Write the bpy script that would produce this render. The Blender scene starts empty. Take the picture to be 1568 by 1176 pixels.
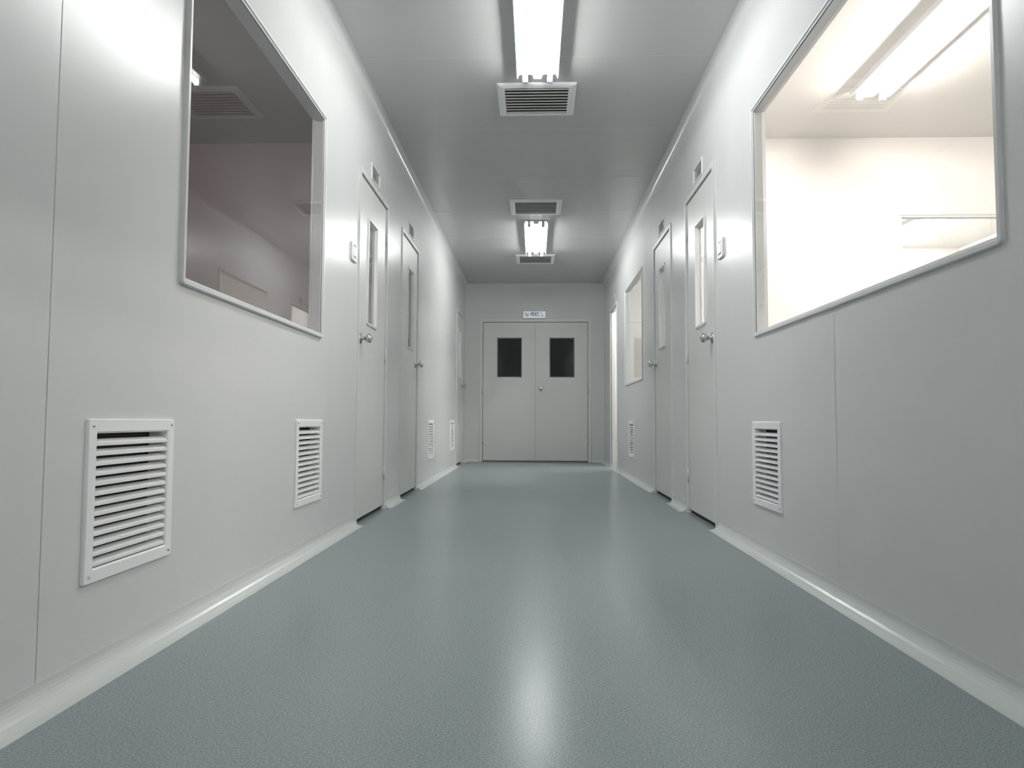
import bpy, bmesh, math
from mathutils import Vector, Matrix

D = 1.04      # corridor half width
H = 2.66      # ceiling height
CH = 0.61     # camera height
YE = 10.2     # end wall
YB = -3.2     # back wall
T = 0.05      # panel thickness
bpy.context.scene.view_settings.view_transform = 'Standard'

# ------------------------------------------------------------ materials
def new_mat(name):
    m = bpy.data.materials.new(name); m.use_nodes = True
    return m, m.node_tree, m.node_tree.nodes['Principled BSDF']

def simple(name, col, rough=0.4, metal=0.0, spec=0.5, bump=0.0, bscale=300, var=0.0):
    m, nt, b = new_mat(name)
    b.inputs['Base Color'].default_value = (*col, 1)
    b.inputs['Roughness'].default_value = rough
    b.inputs['Metallic'].default_value = metal
    b.inputs['Specular IOR Level'].default_value = spec
    tc = nt.nodes.new('ShaderNodeTexCoord')
    if var > 0:
        n = nt.nodes.new('ShaderNodeTexNoise'); n.inputs['Scale'].default_value = 1.3
        n.inputs['Detail'].default_value = 3
        nt.links.new(tc.outputs['Object'], n.inputs['Vector'])
        r = nt.nodes.new('ShaderNodeValToRGB')
        r.color_ramp.elements[0].position = 0.3; r.color_ramp.elements[1].position = 0.7
        r.color_ramp.elements[0].color = (*[c*(1-var) for c in col], 1)
        r.color_ramp.elements[1].color = (*[min(1, c*(1+var)) for c in col], 1)
        nt.links.new(n.outputs['Fac'], r.inputs['Fac'])
        nt.links.new(r.outputs['Color'], b.inputs['Base Color'])
    if bump > 0:
        n2 = nt.nodes.new('ShaderNodeTexNoise'); n2.inputs['Scale'].default_value = bscale
        nt.links.new(tc.outputs['Object'], n2.inputs['Vector'])
        bp = nt.nodes.new('ShaderNodeBump'); bp.inputs['Strength'].default_value = bump
        bp.inputs['Distance'].default_value = 0.002
        nt.links.new(n2.outputs['Fac'], bp.inputs['Height'])
        nt.links.new(bp.outputs['Normal'], b.inputs['Normal'])
    return m

def emis(name, col, strength):
    m, nt, b = new_mat(name)
    b.inputs['Base Color'].default_value = (0.8, 0.8, 0.8, 1)
    b.inputs['Emission Color'].default_value = (*col, 1)
    b.inputs['Emission Strength'].default_value = strength
    return m

def glass_mat(name, tint, base=0.07):
    m = bpy.data.materials.new(name); m.use_nodes = True
    nt = m.node_tree; nt.nodes.clear()
    out = nt.nodes.new('ShaderNodeOutputMaterial')
    mix = nt.nodes.new('ShaderNodeMixShader')
    tr = nt.nodes.new('ShaderNodeBsdfTransparent'); tr.inputs['Color'].default_value = (*tint, 1)
    gl = nt.nodes.new('ShaderNodeBsdfGlossy'); gl.inputs['Roughness'].default_value = 0.01
    gl.inputs['Color'].default_value = (1, 1, 1, 1)
    lw = nt.nodes.new('ShaderNodeLayerWeight'); lw.inputs['Blend'].default_value = 0.5
    pw = nt.nodes.new('ShaderNodeMath'); pw.operation = 'POWER'; pw.inputs[1].default_value = 4.5
    ma = nt.nodes.new('ShaderNodeMath'); ma.operation = 'MULTIPLY_ADD'
    ma.inputs[1].default_value = 1-base; ma.inputs[2].default_value = base
    nt.links.new(lw.outputs['Facing'], pw.inputs[0]); nt.links.new(pw.outputs[0], ma.inputs[0])
    nt.links.new(ma.outputs[0], mix.inputs['Fac'])
    nt.links.new(tr.outputs[0], mix.inputs[1]); nt.links.new(gl.outputs[0], mix.inputs[2])
    nt.links.new(mix.outputs[0], out.inputs['Surface'])
    return m

M_WALL = simple('wall_panel_paint', (0.65, 0.655, 0.65), 0.27, spec=0.5, bump=0.02, bscale=300, var=0.015)
M_CEIL = simple('ceiling_panel_paint', (0.52, 0.53, 0.525), 0.22, spec=0.5, var=0.015)
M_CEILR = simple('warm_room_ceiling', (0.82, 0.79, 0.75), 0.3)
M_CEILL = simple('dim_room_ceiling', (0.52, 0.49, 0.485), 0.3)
M_SEAM = simple('panel_seam', (0.46, 0.47, 0.46), 0.5)
M_BLADE = simple('ceiling_vent_blade', (0.60, 0.60, 0.58), 0.45)
M_CSEAM = simple('ceiling_seam', (0.60, 0.61, 0.60), 0.4)
M_COVE = simple('cove_pvc', (0.60, 0.63, 0.62), 0.24, spec=0.5)
M_DOOR = simple('door_paint', (0.66, 0.66, 0.645), 0.33)
M_FRAME = simple('aluminium_frame_white', (0.68, 0.69, 0.685), 0.3)
M_VENT = simple('vent_white_enamel', (0.86, 0.87, 0.87), 0.35)
M_DARK = simple('painted_void_shade', (0.03, 0.028, 0.026), 0.8)  # near-black colour standing in for shade inside vents and under doors
M_RUB = simple('rubber_gasket', (0.12, 0.12, 0.12), 0.6)
M_STEEL = simple('brushed_steel', (0.62, 0.61, 0.59), 0.22, metal=1.0)
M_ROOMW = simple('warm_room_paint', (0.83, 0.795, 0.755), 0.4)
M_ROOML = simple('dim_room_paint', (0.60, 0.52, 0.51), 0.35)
M_GLASS = glass_mat('window_glass', (0.94, 0.93, 0.93), 0.07)
M_DPANE = simple('painted_dark_pane', (0.012, 0.016, 0.016), 0.06, spec=0.5)  # opaque pane; darkness of the unlit room behind is put into its colour
M_TUBE = emis('fluorescent_tube', (0.975, 1.0, 0.99), 88)
M_TUBEW = emis('fluorescent_tube_warm', (1.0, 0.955, 0.90), 230)
M_TUBEM = emis('fluorescent_tube_mid', (0.96, 1.0, 0.97), 170)
M_TUBEFILL = emis('added_fill_tube', (1.0, 0.97, 0.965), 165)  # tube of the added lamp that brightens the left room
M_SIGN = emis('sign_face', (0.80, 0.90, 1.0), 0.35)
M_TEXT = simple('sign_text', (0.05, 0.07, 0.12), 0.5)
M_PLASTIC = simple('switch_plastic', (0.75, 0.76, 0.76), 0.3)
M_PDARK = simple('switch_rocker', (0.10, 0.11, 0.12), 0.3)

def floor_material():
    m, nt, b = new_mat('epoxy_floor')
    tc = nt.nodes.new('ShaderNodeTexCoord')
    n = nt.nodes.new('ShaderNodeTexNoise'); n.inputs['Scale'].default_value = 220; n.inputs['Detail'].default_value = 3
    r = nt.nodes.new('ShaderNodeValToRGB')
    r.color_ramp.elements[0].position = 0.36; r.color_ramp.elements[1].position = 0.66
    r.color_ramp.elements[0].color = (0.185, 0.220, 0.235, 1)
    r.color_ramp.elements[1].color = (0.300, 0.340, 0.355, 1)
    nt.links.new(tc.outputs['Object'], n.inputs['Vector'])
    nt.links.new(n.outputs['Fac'], r.inputs['Fac'])
    nt.links.new(r.outputs['Color'], b.inputs['Base Color'])
    b.inputs['Roughness'].default_value = 0.245
    b.inputs['Specular IOR Level'].default_value = 0.22
    return m
M_FLOOR = floor_material()

# ------------------------------------------------------------ mesh builder
class MB:
    def __init__(self, name, xf=None):
        self.name = name; self.bm = bmesh.new(); self.mats = []
        self.xf = xf or (lambda a, b, c: (a, b, c))
    def mi(self, mat):
        if mat not in self.mats: self.mats.append(mat)
        return self.mats.index(mat)
    def v(self, p): return self.bm.verts.new(self.xf(*p))
    def face(self, vs, mat, smooth=False):
        f = self.bm.faces.new(vs); f.material_index = self.mi(mat); f.smooth = smooth
        return f
    def quad(self, pts, mat): return self.face([self.v(p) for p in pts], mat)
    def box(self, a0, a1, b0, b1, c0, c1, mat):
        vs = [self.v((a, b, c)) for a in (a0, a1) for b in (b0, b1) for c in (c0, c1)]
        for idx in ((0,1,3,2),(4,6,7,5),(0,4,5,1),(2,3,7,6),(0,2,6,4),(1,5,7,3)):
            self.face([vs[i] for i in idx], mat)
    def prism(self, pts0, pts1, mat, smooth=False, caps=True):
        """pts0, pts1 : matching closed loops"""
        a = [self.v(p) for p in pts0]; b = [self.v(p) for p in pts1]; n = len(a)
        for i in range(n):
            self.face([a[i], a[(i+1) % n], b[(i+1) % n], b[i]], mat, smooth)
        if caps:
            self.face(a[::-1], mat); self.face(b, mat)
    def lathe(self, origin, axis, prof, mat, seg=20):
        """prof list of (r, t) along axis"""
        ax = Vector(axis).normalized()
        u = ax.orthogonal().normalized(); w = ax.cross(u)
        rings = []
        for r, t in prof:
            c = Vector(origin) + ax*t
            if r < 1e-6:
                rings.append([self.v(c)])
            else:
                rings.append([self.v(c + u*(r*math.cos(2*math.pi*k/seg)) + w*(r*math.sin(2*math.pi*k/seg))) for k in range(seg)])
        for A, B in zip(rings, rings[1:]):
            for k in range(seg):
                k2 = (k+1) % seg
                if len(A) == 1 and len(B) > 1: self.face([A[0], B[k2], B[k]], mat, True)
                elif len(B) == 1 and len(A) > 1: self.face([A[k], A[k2], B[0]], mat, True)
                elif len(A) > 1: self.face([A[k], A[k2], B[k2], B[k]], mat, True)
    def loops(self, plane, y0, y1, z0, z1, rings, mat, rad=0.0):
        """bridged rounded-rect rings. rings: (inset, n). plane(n,y,z)->local tuple"""
        prev = None
        for ins, n in rings:
            r = max(rad-ins, 0.0015)
            pts = []
            for cy, cz, a0 in ((y1-ins-r, z1-ins-r, 0), (y0+ins+r, z1-ins-r, 90), (y0+ins+r, z0+ins+r, 180), (y1-ins-r, z0+ins+r, 270)):
                for k in range(5):
                    a = math.radians(a0+k*22.5)
                    pts.append(plane(n, cy+r*math.cos(a), cz+r*math.sin(a)))
            cur = [self.v(p) for p in pts]
            if prev:
                N = len(cur)
                for i in range(N):
                    self.face([prev[i], prev[(i+1) % N], cur[(i+1) % N], cur[i]], mat)
            prev = cur
    def done(self, bevel=0.0, parent=None, noname=False):
        bmesh.ops.recalc_face_normals(self.bm, faces=self.bm.faces)
        me = bpy.data.meshes.new(self.name); self.bm.to_mesh(me); self.bm.free()
        for m in self.mats: me.materials.append(m)
        o = bpy.data.objects.new(self.name, me)
        bpy.context.scene.collection.objects.link(o)
        if bevel > 0:
            md = o.modifiers.new('bevel', 'BEVEL'); md.width = bevel; md.segments = 2
            md.limit_method = 'ANGLE'; md.angle_limit = math.radians(40)
        if parent: o.parent = parent
        return o

# wall with holes: grid in (p,z), front plane f0, back plane f1.  to3(f,p,z)
def wall_grid(name, p0, p1, z0, z1, holes, f0, f1, to3, mat, seams=(), seam_n=None):
    mb = MB(name)
    P = sorted(set([p0, p1] + [h[0] for h in holes] + [h[1] for h in holes]))
    Z = sorted(set([z0, z1] + [h[2] for h in holes] + [h[3] for h in holes]))
    P = [p for p in P if p0 <= p <= p1]; Z = [z for z in Z if z0 <= z <= z1]
    def solid(i, j):
        if i < 0 or j < 0 or i >= len(P)-1 or j >= len(Z)-1: return False
        pc = (P[i]+P[i+1])/2; zc = (Z[j]+Z[j+1])/2
        return not any(h[0] < pc < h[1] and h[2] < zc < h[3] for h in holes)
    cache = {}
    def V(f, i, j):
        k = (f, i, j)
        if k not in cache: cache[k] = mb.v(to3(f, P[i], Z[j]))
        return cache[k]
    for i in range(len(P)-1):
        for j in range(len(Z)-1):
            if not solid(i, j): continue
            mb.face([V(f0, i, j), V(f0, i+1, j), V(f0, i+1, j+1), V(f0, i, j+1)], mat)
            mb.face([V(f1, i, j+1), V(f1, i+1, j+1), V(f1, i+1, j), V(f1, i, j)], mat)
            if not solid(i-1, j): mb.face([V(f0, i, j), V(f0, i, j+1), V(f1, i, j+1), V(f1, i, j)], mat)
            if not solid(i+1, j): mb.face([V(f0, i+1, j+1), V(f0, i+1, j), V(f1, i+1, j), V(f1, i+1, j+1)], mat)
            if not solid(i, j-1): mb.face([V(f0, i+1, j), V(f0, i, j), V(f1, i, j), V(f1, i+1, j)], mat)
            if not solid(i, j+1): mb.face([V(f0, i, j+1), V(f0, i+1, j+1), V(f1, i+1, j+1), V(f1, i, j+1)], mat)
    if seams:
        s = 1 if f1 > f0 else -1
        for p, za, zb in seams:
            fa = f0 - s*0.0006
            w = 0.0009
            mb.quad([to3(fa, p-w, za), to3(fa, p+w, za), to3(fa, p+w, zb), to3(fa, p-w, zb)], M_SEAM)
    return mb.done()

DT = 2.115   # door top
# side openings (y0,y1)
doorsL = [(3.97, 4.75), (5.27, 6.04), (9.10, 9.85)]
doorsR = [(3.94, 4.69), (5.19, 5.94), (8.58, 9.33)]
winL = [(1.95, 3.29)]
winR = [(1.53, 3.25), (6.58, 7.84)]
WZ0, WZ1 = CH+0.395, CH+1.495
ventL = [(1.56, 1.94), (2.955, 3.325), (6.68, 7.04), (8.50, 8.86)]
ventR = [(2.92, 3.29), (7.18, 7.53)]
VZ0, VZ1 = CH-0.385, CH+0.0

def holes_for(doors, wins, vents):
    hs = []
    for a, b in doors: hs.append((a, b, 0.0, DT))
    for a, b in wins: hs.append((a+0.018, b-0.018, WZ0+0.018, WZ1-0.018))
    for a, b in vents: hs.append((a+0.03, b-0.03, VZ0+0.03, VZ1-0.03))
    for a, b in doors:
        c = (a+b)/2+0.02; hs.append((c-0.10, c+0.10, DT+0.045, DT+0.125))
    return hs

def side_to3(s): return lambda f, p, z: (s*f, p, z)
seamsL = [(0.35, 0.05, H), (1.43, 0.05, H), (3.45, 0.05, H), (4.86, 0.05, H), (6.25, 0.05, H), (7.3, 0.05, H), (8.3, 0.05, H)]
seamsR = [(0.5, 0.05, H), (1.40, 0.05, H), (2.40, 0.05, WZ0-0.0), (2.40, WZ1, H), (3.40, 0.05, H), (4.80, 0.05, H), (6.2, 0.05, H), (7.95, 0.05, H)]
wall_grid('wall_left', YB, YE, 0, H, holes_for(doorsL, winL, ventL), D, D+T, side_to3(-1), M_WALL, seamsL)
wall_grid('wall_right', YB, YE, 0, H, holes_for(doorsR, winR, ventR), D, D+T, side_to3(1), M_WALL, seamsR)

# end wall with double door opening
EX0, EX1 = -0.80, 0.83
wall_grid('wall_end', -5.0, 5.0, 0, H, [(EX0, EX1, 0, DT)], YE, YE+T, lambda f, p, z: (p, f, z), M_WALL,
          [(EX0-0.12, DT, H), (EX1+0.12, 0.05, H)])
wall_grid('wall_back', -5.0, 5.0, 0, H, [], YB, YB-T, lambda f, p, z: (p, f, z), M_WALL)
# floor and ceiling
mb = MB('floor'); mb.box(-5.05, 5.05, YB-T, YE+0.6, -0.1, 0, M_FLOOR); mb.done()
mb = MB('ceiling')
mb.box(-D-T/2, D+T/2, YB-T, YE+T, H, H+0.08, M_CEIL)
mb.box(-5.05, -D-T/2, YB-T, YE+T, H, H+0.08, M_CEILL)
mb.box(D+T/2, 5.05, YB-T, YE+T, H, H+0.08, M_CEILR)
for k in range(-6, 7):
    y = 3.77 + 0.955*k
    if y < YE: mb.box(-D+0.04, D-0.04, y-0.0012, y+0.0012, H-0.0006, H+0.001, M_CSEAM)
mb.done()
# outer walls + partitions (side rooms)
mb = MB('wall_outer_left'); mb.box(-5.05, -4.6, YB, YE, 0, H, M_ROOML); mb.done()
mb = MB('wall_outer_right'); mb.box(5.0, 5.05, YB, YE, 0, H, M_ROOMW); mb.done()
X1 = D+T
RB = 4.93
wall_grid('wall_partition_right', X1, 5.0, 0, H, [(2.63, 4.5, WZ0+0.028, WZ1-0.028)], RB, RB+T, lambda f, p, z: (p, f, z), M_ROOMW)
mb = MB('wall_partition_right_far'); mb.box(X1, 5.0, 8.15, 8.20, 0, H, M_ROOMW); mb.done()
mb = MB('wall_partition_right_near'); mb.box(X1, 5.0, -1.2, -1.15, 0, H, M_ROOMW); mb.done()
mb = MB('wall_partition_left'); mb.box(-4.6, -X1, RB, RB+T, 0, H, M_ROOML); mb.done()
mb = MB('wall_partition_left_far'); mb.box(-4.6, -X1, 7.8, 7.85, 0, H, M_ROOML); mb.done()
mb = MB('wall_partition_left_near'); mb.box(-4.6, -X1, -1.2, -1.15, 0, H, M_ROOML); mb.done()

# ------------------------------------------------------------ coving
def cove_profile(r, n=8):
    # concave quarter: points (n from wall, z) for floor cove ; starts at wall top
    pts = []
    for k in range(n+1):
        a = math.radians(180 + 90*k/n)
        pts.append((r + r*math.cos(a), r + r*math.sin(a)))
    return pts
def cove_loop(r, lip):
    if lip <= 0:
        return [(-0.001, -0.001)] + cove_profile(r, 10)
    prof = cove_profile(r)
    return [(0.0, -0.002), (0.0, r+0.012), (lip, r+0.012), (lip, r)] + [(n+lip, z+lip) for n, z in prof[1:-1]] + [(r+lip, lip), (r+0.014, lip), (r+0.014, -0.002)]
def add_cove(mb, s, y0, y1, r, top=False, lip=0.002, mat=None):
    def pt(n, z, y): return (s*(D-n), y, (H-z) if top else z)
    loop = cove_loop(r, lip)
    mb.prism([pt(n, z, y0) for n, z in loop], [pt(n, z, y1) for n, z in loop], mat or M_COVE)
def add_cove_end(mb, x0, x1, r, top=False, lip=0.002, mat=None):
    def pt(n, z, x): return (x, YE-n, (H-z) if top else z)
    loop = cove_loop(r, lip)
    mb.prism([pt(n, z, x0) for n, z in loop], [pt(n, z, x1) for n, z in loop], mat or M_COVE)
def segs(doors):
    out = []; a = YB
    for d0, d1 in doors: out.append((a, d0-0.012)); a = d1+0.012
    out.append((a, YE)); return out
for nm, s, doors in (('left', -1, doorsL), ('right', 1, doorsR)):
    mb = MB('baseboard_'+nm)
    for a, b in segs(doors): add_cove(mb, s, a, b, 0.046)
    mb.done()
    mb = MB('trim_ceiling_cove_'+nm); add_cove(mb, s, YB, YE, 0.045, True, 0, M_WALL); mb.done()
mb = MB('baseboard_end'); add_cove_end(mb, -D+0.002, EX0-0.02, 0.046); add_cove_end(mb, EX1+0.02, D-0.002, 0.046); mb.done()
mb = MB('trim_ceiling_cove_end'); add_cove_end(mb, -D+0.002, D-0.002, 0.045, True, 0, M_WALL); mb.done()

# ------------------------------------------------------------ windows
def side_plane(s): return lambda n, y, z: (s*(D-n), y, z)
def make_window(name, s, y0, y1, z0, z1, pl=None, glass=M_GLASS, e=0.0):
    mb = MB(name); pl = pl or side_plane(s)
    mb.loops(pl, y0, y1, z0, z1, [(0, 0.0), (0.001, 0.003+e), (0.003, 0.005+e), (0.013, 0.005+e), (0.015, 0.003+e), (0.0165, -0.0005+e), (0.021, -0.001+e), (0.0225, -0.003+e),
                                  ], M_FRAME, rad=0.016)
    mb.loops(pl, y0, y1, z0, z1, [(0.0225, -0.003+e), (0.025, -0.006+e)], M_RUB, rad=0.016)
    mb.loops(pl, y0, y1, z0, z1, [(0.025, -0.006+e), (0.023, -0.040), (0.021, -0.045), (0.018, -0.056), (0.004, -0.058), (0.0, -0.0505)], M_FRAME, rad=0.016)
    a = 0.0235; g = -0.0045+e
    mb.quad([pl(g, y0+a, z0+a), pl(g, y1-a, z0+a), pl(g, y1-a, z1-a), pl(g, y0+a, z1-a)], glass)
    return mb.done()
make_window('window_1', -1, *winL[0], WZ0, WZ1, e=0.010)
make_window('window_2', 1, *winR[0], WZ0, WZ1, e=0.005)
make_window('window_3', 1, *winR[1], WZ0, WZ1, e=0.005)
make_window('window_4', 1, 2.60, 4.53, WZ0, WZ1, pl=lambda n, x, z: (x, RB-n, z))

# ------------------------------------------------------------ knob
def knob(mb, o, ax):
    mb.lathe(o, ax, [(0, 0), (0.030, 0), (0.032, 0.003), (0.030, 0.007), (0.014, 0.010), (0.0115, 0.014), (0.0115, 0.030),
                     (0.016, 0.034), (0.025, 0.040), (0.0285, 0.049), (0.027, 0.060), (0.020, 0.067), (0.010, 0.069), (0.0, 0.069)], M_STEEL, 24)
    a = Vector(ax); c = Vector(o)+a*0.069
    mb.lathe(c, ax, [(0.006, -0.001), (0.006, 0.002), (0, 0.002)], M_RUB, 12)

# ------------------------------------------------------------ side doors
def make_door(name, s, y0, y1, near_knob, slab_open=False, lit=False):
    mb = MB(name); pl = side_plane(s)
    def bx(n0, n1, a, b, c, d, mat): 
        x0, x1 = sorted((s*(D-n0), s*(D-n1))); mb.box(x0, x1, a, b, c, d, mat)
    fw = 0.03
    # frame
    bx(0.010, -T-0.008, y0-0.006, y0+fw-0.006, 0, DT+0.006, M_FRAME)
    bx(0.010, -T-0.008, y1-fw+0.006, y1+0.006, 0, DT+0.006, M_FRAME)
    bx(0.010, -T-0.008, y0+fw-0.006, y1-fw+0.006, DT-fw+0.006, DT+0.006, M_FRAME)
    # stop gasket
    bx(-0.002, -0.010, y0+fw-0.006, y0+fw-0.002, 0.02, DT-fw+0.006, M_RUB)
    bx(-0.002, -0.010, y1-fw+0.002, y1-fw+0.006, 0.02, DT-fw+0.006, M_RUB)
    bx(-0.002, -0.010, y0+fw, y1-fw, DT-fw, DT-fw+0.006, M_RUB)
    a0, a1 = y0+fw-0.003, y1-fw+0.003
    zt = DT-fw+0.003; zb = 0.026
    w = a1-a0
    if near_knob: v0 = a0+0.22
    else: v0 = a1-0.22-0.22
    v1 = v0+0.22; vz0, vz1 = 1.22, 1.86
    def slab(P):
        N0, N1 = -0.002, -0.042
        def b2(a, b, c, d):
            pts = lambda n: [P(n, a, c), P(n, b, c), P(n, b, d), P(n, a, d)]
            mb.prism(pts(N0), pts(N1), M_DOOR)
        b2(a0, v0, zb, zt); b2(v1, a1, zb, zt); b2(v0, v1, zb, vz0); b2(v0, v1, vz1, zt)
        mb.loops(P, v0-0.022, v1+0.022, vz0-0.022, vz1+0.022, [(0, -0.002), (0.003, 0.006), (0.018, 0.006), (0.024, -0.006), (0.03, -0.014)], M_FRAME, rad=0.02)
        mb.loops(P, v0-0.022, v1+0.022, vz0-0.022, vz1+0.022, [(0, -0.042), (0.003, -0.05), (0.018, -0.05), (0.024, -0.038), (0.03, -0.03)], M_FRAME, rad=0.02)
        g = 0.006
        mb.quad([P(-0.012, v0+g, vz0+g), P(-0.012, v1-g, vz0+g), P(-0.012, v1-g, vz1-g), P(-0.012, v0+g, vz1-g)], M_GLASS)
        ky = a0+0.055 if near_knob else a1-0.055
        kz = CH+0.487
        o = Vector(P(-0.002, ky, kz)); ax = Vector(P(0.998, ky, kz))-o
        knob(mb, o, ax)
        o = Vector(P(-0.042, ky, kz)); knob(mb, o, -ax)
        # hinges
        hy = a1 if near_knob else a0
        for hz in (0.25, 1.05, 1.88):
            if not slab_open:
                mb.lathe(P(0.004, hy, hz-0.045), (0, 0, 1), [(0, 0), (0.006, 0), (0.006, 0.09), (0, 0.09)], M_FRAME, 10)
        # dark strip painting the shade of the gap below the slab
        mb.prism([P(-0.014, a0, 0.003), P(-0.014, a1, 0.003), P(-0.014, a1, zb), P(-0.014, a0, zb)],
                 [P(-0.030, a0, 0.003), P(-0.030, a1, 0.003), P(-0.030, a1, zb), P(-0.030, a0, zb)], M_DARK)
    if slab_open:
        # swung 93 deg into the room around near jamb
        ang = math.radians(93); hy = a0
        def P(n, y, z):
            dy = y-hy; dn = -n
            xx = (D+T+0.012) + dy*math.sin(ang)
            yy = hy + dy*math.cos(ang) + (0.0-dn)
            return (s*xx, yy, z)
        slab(P)
    else:
        slab(pl)
    # transom vent above the door
    c = (y0+y1)/2+0.02
    mb.loops(pl, c-0.118, c+0.118, DT+0.027, DT+0.143, [(0, 0), (0.002, 0.004), (0.014, 0.004), (0.018, 0.0), (0.020, -0.02)], M_FRAME, rad=0.004)
    bx(-0.020, -0.048, c-0.10, c+0.10, DT+0.045, DT+0.125, M_DARK)
    for k in range(7):
        y = c-0.085+k*0.0283
        bx(-0.004, -0.007, y-0.001, y+0.001, DT+0.045, DT+0.125, M_SEAM)
    for k in range(3):
        z = DT+0.065+k*0.02
        bx(-0.005, -0.008, c-0.10, c+0.10, z-0.001, z+0.001, M_SEAM)
    return mb.done()
n = 1
for s, doors in ((-1, doorsL), (1, doorsR)):
    for i, (a, b) in enumerate(doors):
        make_door('door_%d' % n, s, a, b, near_knob=(i == 0), slab_open=(s == 1 and i == 2)); n += 1

# ------------------------------------------------------------ end double door
mb = MB('door_7')
pe = lambda nn, x, z: (x, YE-nn, z)
def be(n0, n1, a, b, c, d, mat): mb.box(a, b, YE-max(n0, n1), YE-min(n0, n1), c, d, mat)
be(0.012, -T, EX0-0.01, EX0+0.03, 0, DT+0.01, M_FRAME); be(0.012, -T, EX1-0.03, EX1+0.01, 0, DT+0.01, M_FRAME)
be(0.012, -T, EX0+0.03, EX1-0.03, DT-0.03, DT+0.01, M_FRAME)
be(0.006, -0.012, EX0+0.03, EX0+0.036, 0.01, DT-0.03, M_RUB); be(0.006, -0.012, EX1-0.036, EX1-0.03, 0.01, DT-0.03, M_RUB)
be(0.006, -0.012, EX0+0.036, EX1-0.036, DT-0.036, DT-0.03, M_RUB)
mid = 0.01
for a, b, w0, w1 in ((EX0+0.037, mid-0.0025, -0.555, -0.188), (mid+0.0025, EX1-0.037, 0.228, 0.596)):
    z0, z1 = CH+0.645, CH+1.235
    zt = DT-0.038
    for q in ((a, w0, 0.02, zt), (w1, b, 0.02, zt), (w0, w1, 0.02, z0), (w0, w1, z1, zt)):
        be(0.002, -0.040, *q, M_DOOR)
    mb.loops(pe, w0-0.014, w1+0.014, z0-0.014, z1+0.014, [(0, 0.002), (0.002, 0.007), (0.011, 0.007), (0.014, 0.0)], M_FRAME, rad=0.01)
    mb.loops(pe, w0-0.014, w1+0.014, z0-0.014, z1+0.014, [(0.014, 0.0), (0.026, -0.004), (0.027, -0.012)], M_RUB, rad=0.02)
    mb.quad([pe(-0.010, w0, z0), pe(-0.010, w1, z0), pe(-0.010, w1, z1), pe(-0.010, w0, z1)], M_DPANE)
    be(0.002, -0.03, a, b, 0.004, 0.02, M_RUB)
be(0.006, 0.001, mid-0.012, mid+0.006, 0.02, DT-0.04, M_DOOR)
be(0.0063, 0.001, mid+0.006, mid+0.0085, 0.02, DT-0.04, M_RUB)
knob(mb, Vector((0.095, YE-0.002, CH+0.475)), Vector((0, -1, 0)))
for x in (EX0+0.033, EX1-0.033):
    for hz in (0.3, 1.05, 1.85):
        mb.lathe((x, YE-0.012, hz-0.05), (0, 0, 1), [(0, 0), (0.007, 0), (0.007, 0.1), (0, 0.1)], M_STEEL, 10)
mb.done()

# sign over the double door
mb = MB('door_sign')
mb.box(-0.17, 0.17, YE-0.030, YE-0.002, DT+0.020, DT+0.130, M_FRAME)
mb.quad([(-0.162, YE-0.0306, DT+0.027), (0.162, YE-0.0306, DT+0.027), (0.162, YE-0.0306, DT+0.123), (-0.162, YE-0.0306, DT+0.123)], M_SIGN)
sign = mb.done()
cu = bpy.data.curves.new('sign_lettering', 'FONT'); cu.body = '空调机房'; cu.size = 0.074; cu.align_x = 'CENTER'; cu.align_y = 'CENTER'
cu.extrude = 0.0006; cu.offset = 0.0010
cu.materials.append(M_TEXT)
to = bpy.data.objects.new('lettering', cu); bpy.context.scene.collection.objects.link(to)
to.location = (0, YE-0.0318, DT+0.075); to.rotation_euler = (math.radians(90), 0, 0); to.parent = sign

# ------------------------------------------------------------ wall grilles
def make_grille(name, s, y0, y1):
    mb = MB(name); pl = side_plane(s)
    z0, z1 = VZ0, VZ1
    mb.loops(pl, y0, y1, z0, z1, [(0, 0), (0.001, 0.007), (0.003, 0.009), (0.030, 0.009), (0.034, 0.006), (0.036, -0.02), (0.036, -0.045)], M_VENT, rad=0.004)
    i = 0.034
    # dark sheet: shade inside the duct put into its colour
    mb.quad([pl(-0.046, y0+i, z0+i), pl(-0.046, y1-i, z0+i), pl(-0.046, y1-i, z1-i), pl(-0.046, y0+i, z1-i)], M_DARK)
    ns = 13; zz0 = z0+0.036; zz1 = z1-0.042; st = (zz1-zz0)/ns
    for k in range(ns):
        z = zz0+(k+0.5)*st
        # blade with a rolled front lip, sloping up to the back
        pr = [(0.004, z-0.011), (0.006, z-0.010), (0.006, z-0.003), (0.004, z-0.0015), (-0.012, z+0.0055), (-0.013, z+0.004), (0.003, z-0.004)]
        mb.prism([pl(a, y0+0.035, b) for a, b in pr], [pl(a, y1-0.035, b) for a, b in pr], M_VENT)
    for yy in (y0+0.017, y1-0.017):
        for z in (z0+0.017, z1-0.017):
            mb.lathe(pl(0.009, yy, z), (-s, 0, 0), [(0, 0), (0.004, 0), (0.0035, 0.0015), (0, 0.0018)], M_STEEL, 10)
    return mb.done()
for s, vs in ((-1, ventL), (1, ventR)):
    for a, b in vs: make_grille('wall_air_vent', s, a, b)

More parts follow.
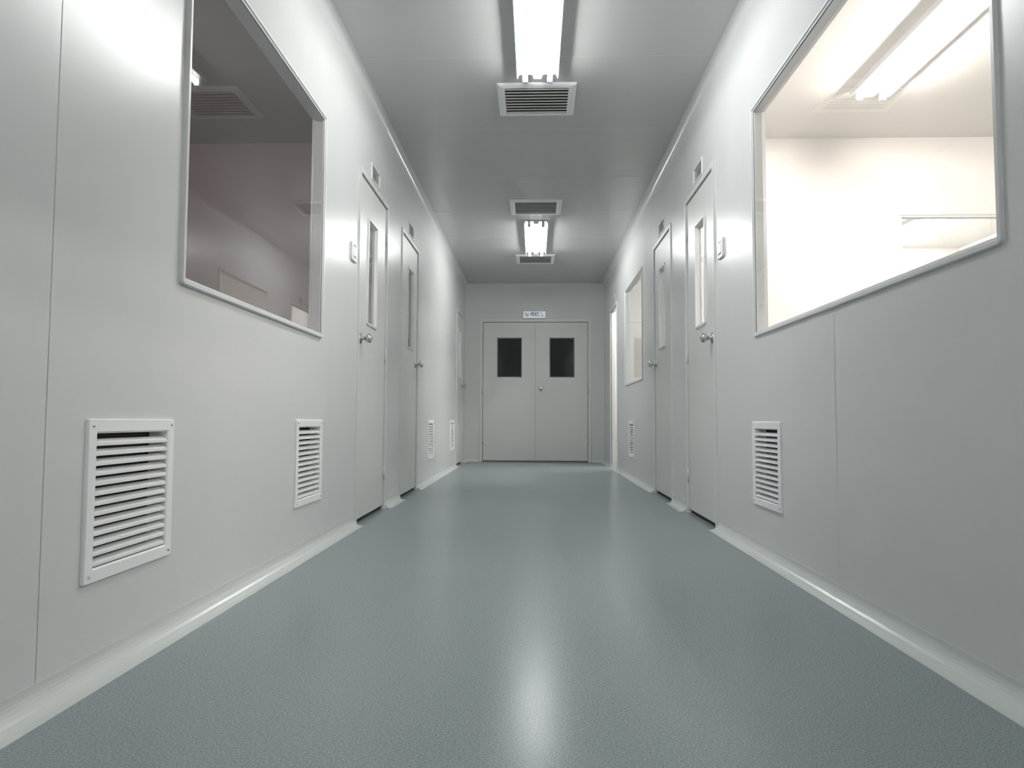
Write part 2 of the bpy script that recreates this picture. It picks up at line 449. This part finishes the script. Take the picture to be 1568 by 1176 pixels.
# ------------------------------------------------------------ ceiling vents
def make_cvent(y0, y1):
    mb = MB('ceiling_air_vent'); x0, x1 = -0.235, 0.255
    pl = lambda n, x, y: (x, y, H-n)
    mb.loops(pl, x0, x1, y0, y1, [(0, 0), (0.001, 0.006), (0.012, 0.012), (0.040, 0.016), (0.046, 0.014), (0.048, 0.001)], M_VENT, rad=0.004)
    i = 0.046
    mb.quad([pl(0.001, x0+i, y0+i), pl(0.001, x1-i, y0+i), pl(0.001, x1-i, y1-i), pl(0.001, x0+i, y1-i)], M_DARK)
    ns = 9; st = (y1-y0-2*i)/ns
    for k in range(ns):
        y = y0+i+(k+0.5)*st
        # flat blade face with a turned-up rear edge
        pr = [(y-0.014, 0.0145), (y-0.013, 0.0160), (y+0.012, 0.0115), (y+0.012, 0.010)]
        mb.prism([(x0+i, a, H-b) for a, b in pr], [(x1-i, a, H-b) for a, b in pr], M_BLADE)
    return mb.done()
for a, b in ((4.06, 4.50), (6.26, 6.72), (8.38, 8.85), (-0.2, 0.24)): make_cvent(a, b)

# ------------------------------------------------------------ fluorescent lamps
def make_lamp(x, y0, y1, mat, n=2):
    mb = MB('fluorescent_lamp')
    # reflector tray along y : flanges shield the ceiling right next to the tubes
    pr = [(-0.118, 0.0), (-0.121, 0.040), (-0.118, 0.040), (-0.108, 0.014), (-0.030, 0.014), (-0.022, 0.040),
          (0.022, 0.040), (0.030, 0.014), (0.108, 0.014), (0.118, 0.040), (0.121, 0.040), (0.118, 0.0)]
    mb.prism([(x+a, y0, H-b) for a, b in pr], [(x+a, y1, H-b) for a, b in pr], M_VENT)
    for dx in (-0.072, 0.072):
        zc = H-0.052
        mb.lathe((x+dx, y0+0.03, zc), (0, 1, 0), [(0.0, 0), (0.014, 0), (0.014, (y1-y0)-0.06), (0.0, (y1-y0)-0.06)], mat, 14)
        for ya, yb in ((y0, y0+0.028), (y1-0.028, y1)):
            mb.box(x+dx-0.015, x+dx+0.015, ya, yb, H-0.070, H-0.012, M_VENT)
            mb.lathe((x+dx, ya-0.001 if ya == y0 else yb+0.001, zc), (0, -1 if ya == y0 else 1, 0), [(0, 0.002), (0.010, 0.002), (0.011, 0)], M_STEEL, 12)
    # starter
    mb.lathe((x, y1-0.10, H-0.038), (0, 0, -1), [(0, 0), (0.011, 0), (0.011, 0.02), (0, 0.022)], M_VENT, 12)
    return mb.done()
make_lamp(0.015, 2.66, 3.94, M_TUBE)
make_lamp(0.015, 6.92, 8.20, M_TUBE)
make_lamp(0.015, -1.60, -0.32, M_TUBE)
make_lamp(2.07, 2.95, 4.21, M_TUBEW)
make_lamp(3.75, 0.60, 1.86, M_TUBEW)  # added lamp out of view, put in to brighten the right room
make_lamp(2.6, 5.9, 7.16, M_TUBEM)
make_lamp(3.95, 6.7, 7.96, M_TUBEM)
make_lamp(1.9, 8.5, 9.76, M_TUBEW)
make_lamp(-3.0, 0.3, 1.56, M_TUBEFILL)  # added lamp, unseen from the camera, lifts the left room

# ------------------------------------------------------------ wall switches
def make_switch(s, y0, y1):
    mb = MB('wall_switch'); pl = side_plane(s)
    z0, z1 = CH+0.905, CH+1.015
    mb.loops(pl, y0, y1, z0, z1, [(0, 0), (0.0, 0.008), (0.004, 0.012), (0.016, 0.012), (0.018, 0.009)], M_PLASTIC, rad=0.012)
    mb.quad([pl(0.009, y0+0.012, z0+0.012), pl(0.009, y1-0.012, z0+0.012), pl(0.009, y1-0.012, z1-0.012), pl(0.009, y0+0.012, z1-0.012)], M_PDARK)
    c = (y0+y1)/2
    for a, b in ((y0+0.024, c-0.003), (c+0.003, y1-0.024)):
        x0, x1 = sorted((s*(D-0.009), s*(D-0.013)))
        mb.box(x0, x1, a, b, z0+0.030, z1-0.026, M_PLASTIC)
    return mb.done()
make_switch(-1, 3.80, 3.905); make_switch(1, 3.75, 3.855)

# ------------------------------------------------------------ world + camera
w = bpy.data.worlds.new('world'); bpy.context.scene.world = w; w.use_nodes = True
w.node_tree.nodes['Background'].inputs[0].default_value = (0.5, 0.55, 0.6, 1)
w.node_tree.nodes['Background'].inputs[1].default_value = 0.1

cam = bpy.data.cameras.new('camera'); co = bpy.data.objects.new('camera', cam)
bpy.context.scene.collection.objects.link(co)
cam.sensor_width = 36; cam.lens = 24.1; cam.clip_start = 0.02
R = Matrix.Rotation(math.radians(1.86), 4, 'Z') @ Matrix.Rotation(math.radians(93.05), 4, 'X') @ Matrix.Rotation(math.radians(0.25), 4, 'Z')
co.matrix_world = Matrix.Translation((0, 0, CH)) @ R
bpy.context.scene.camera = co
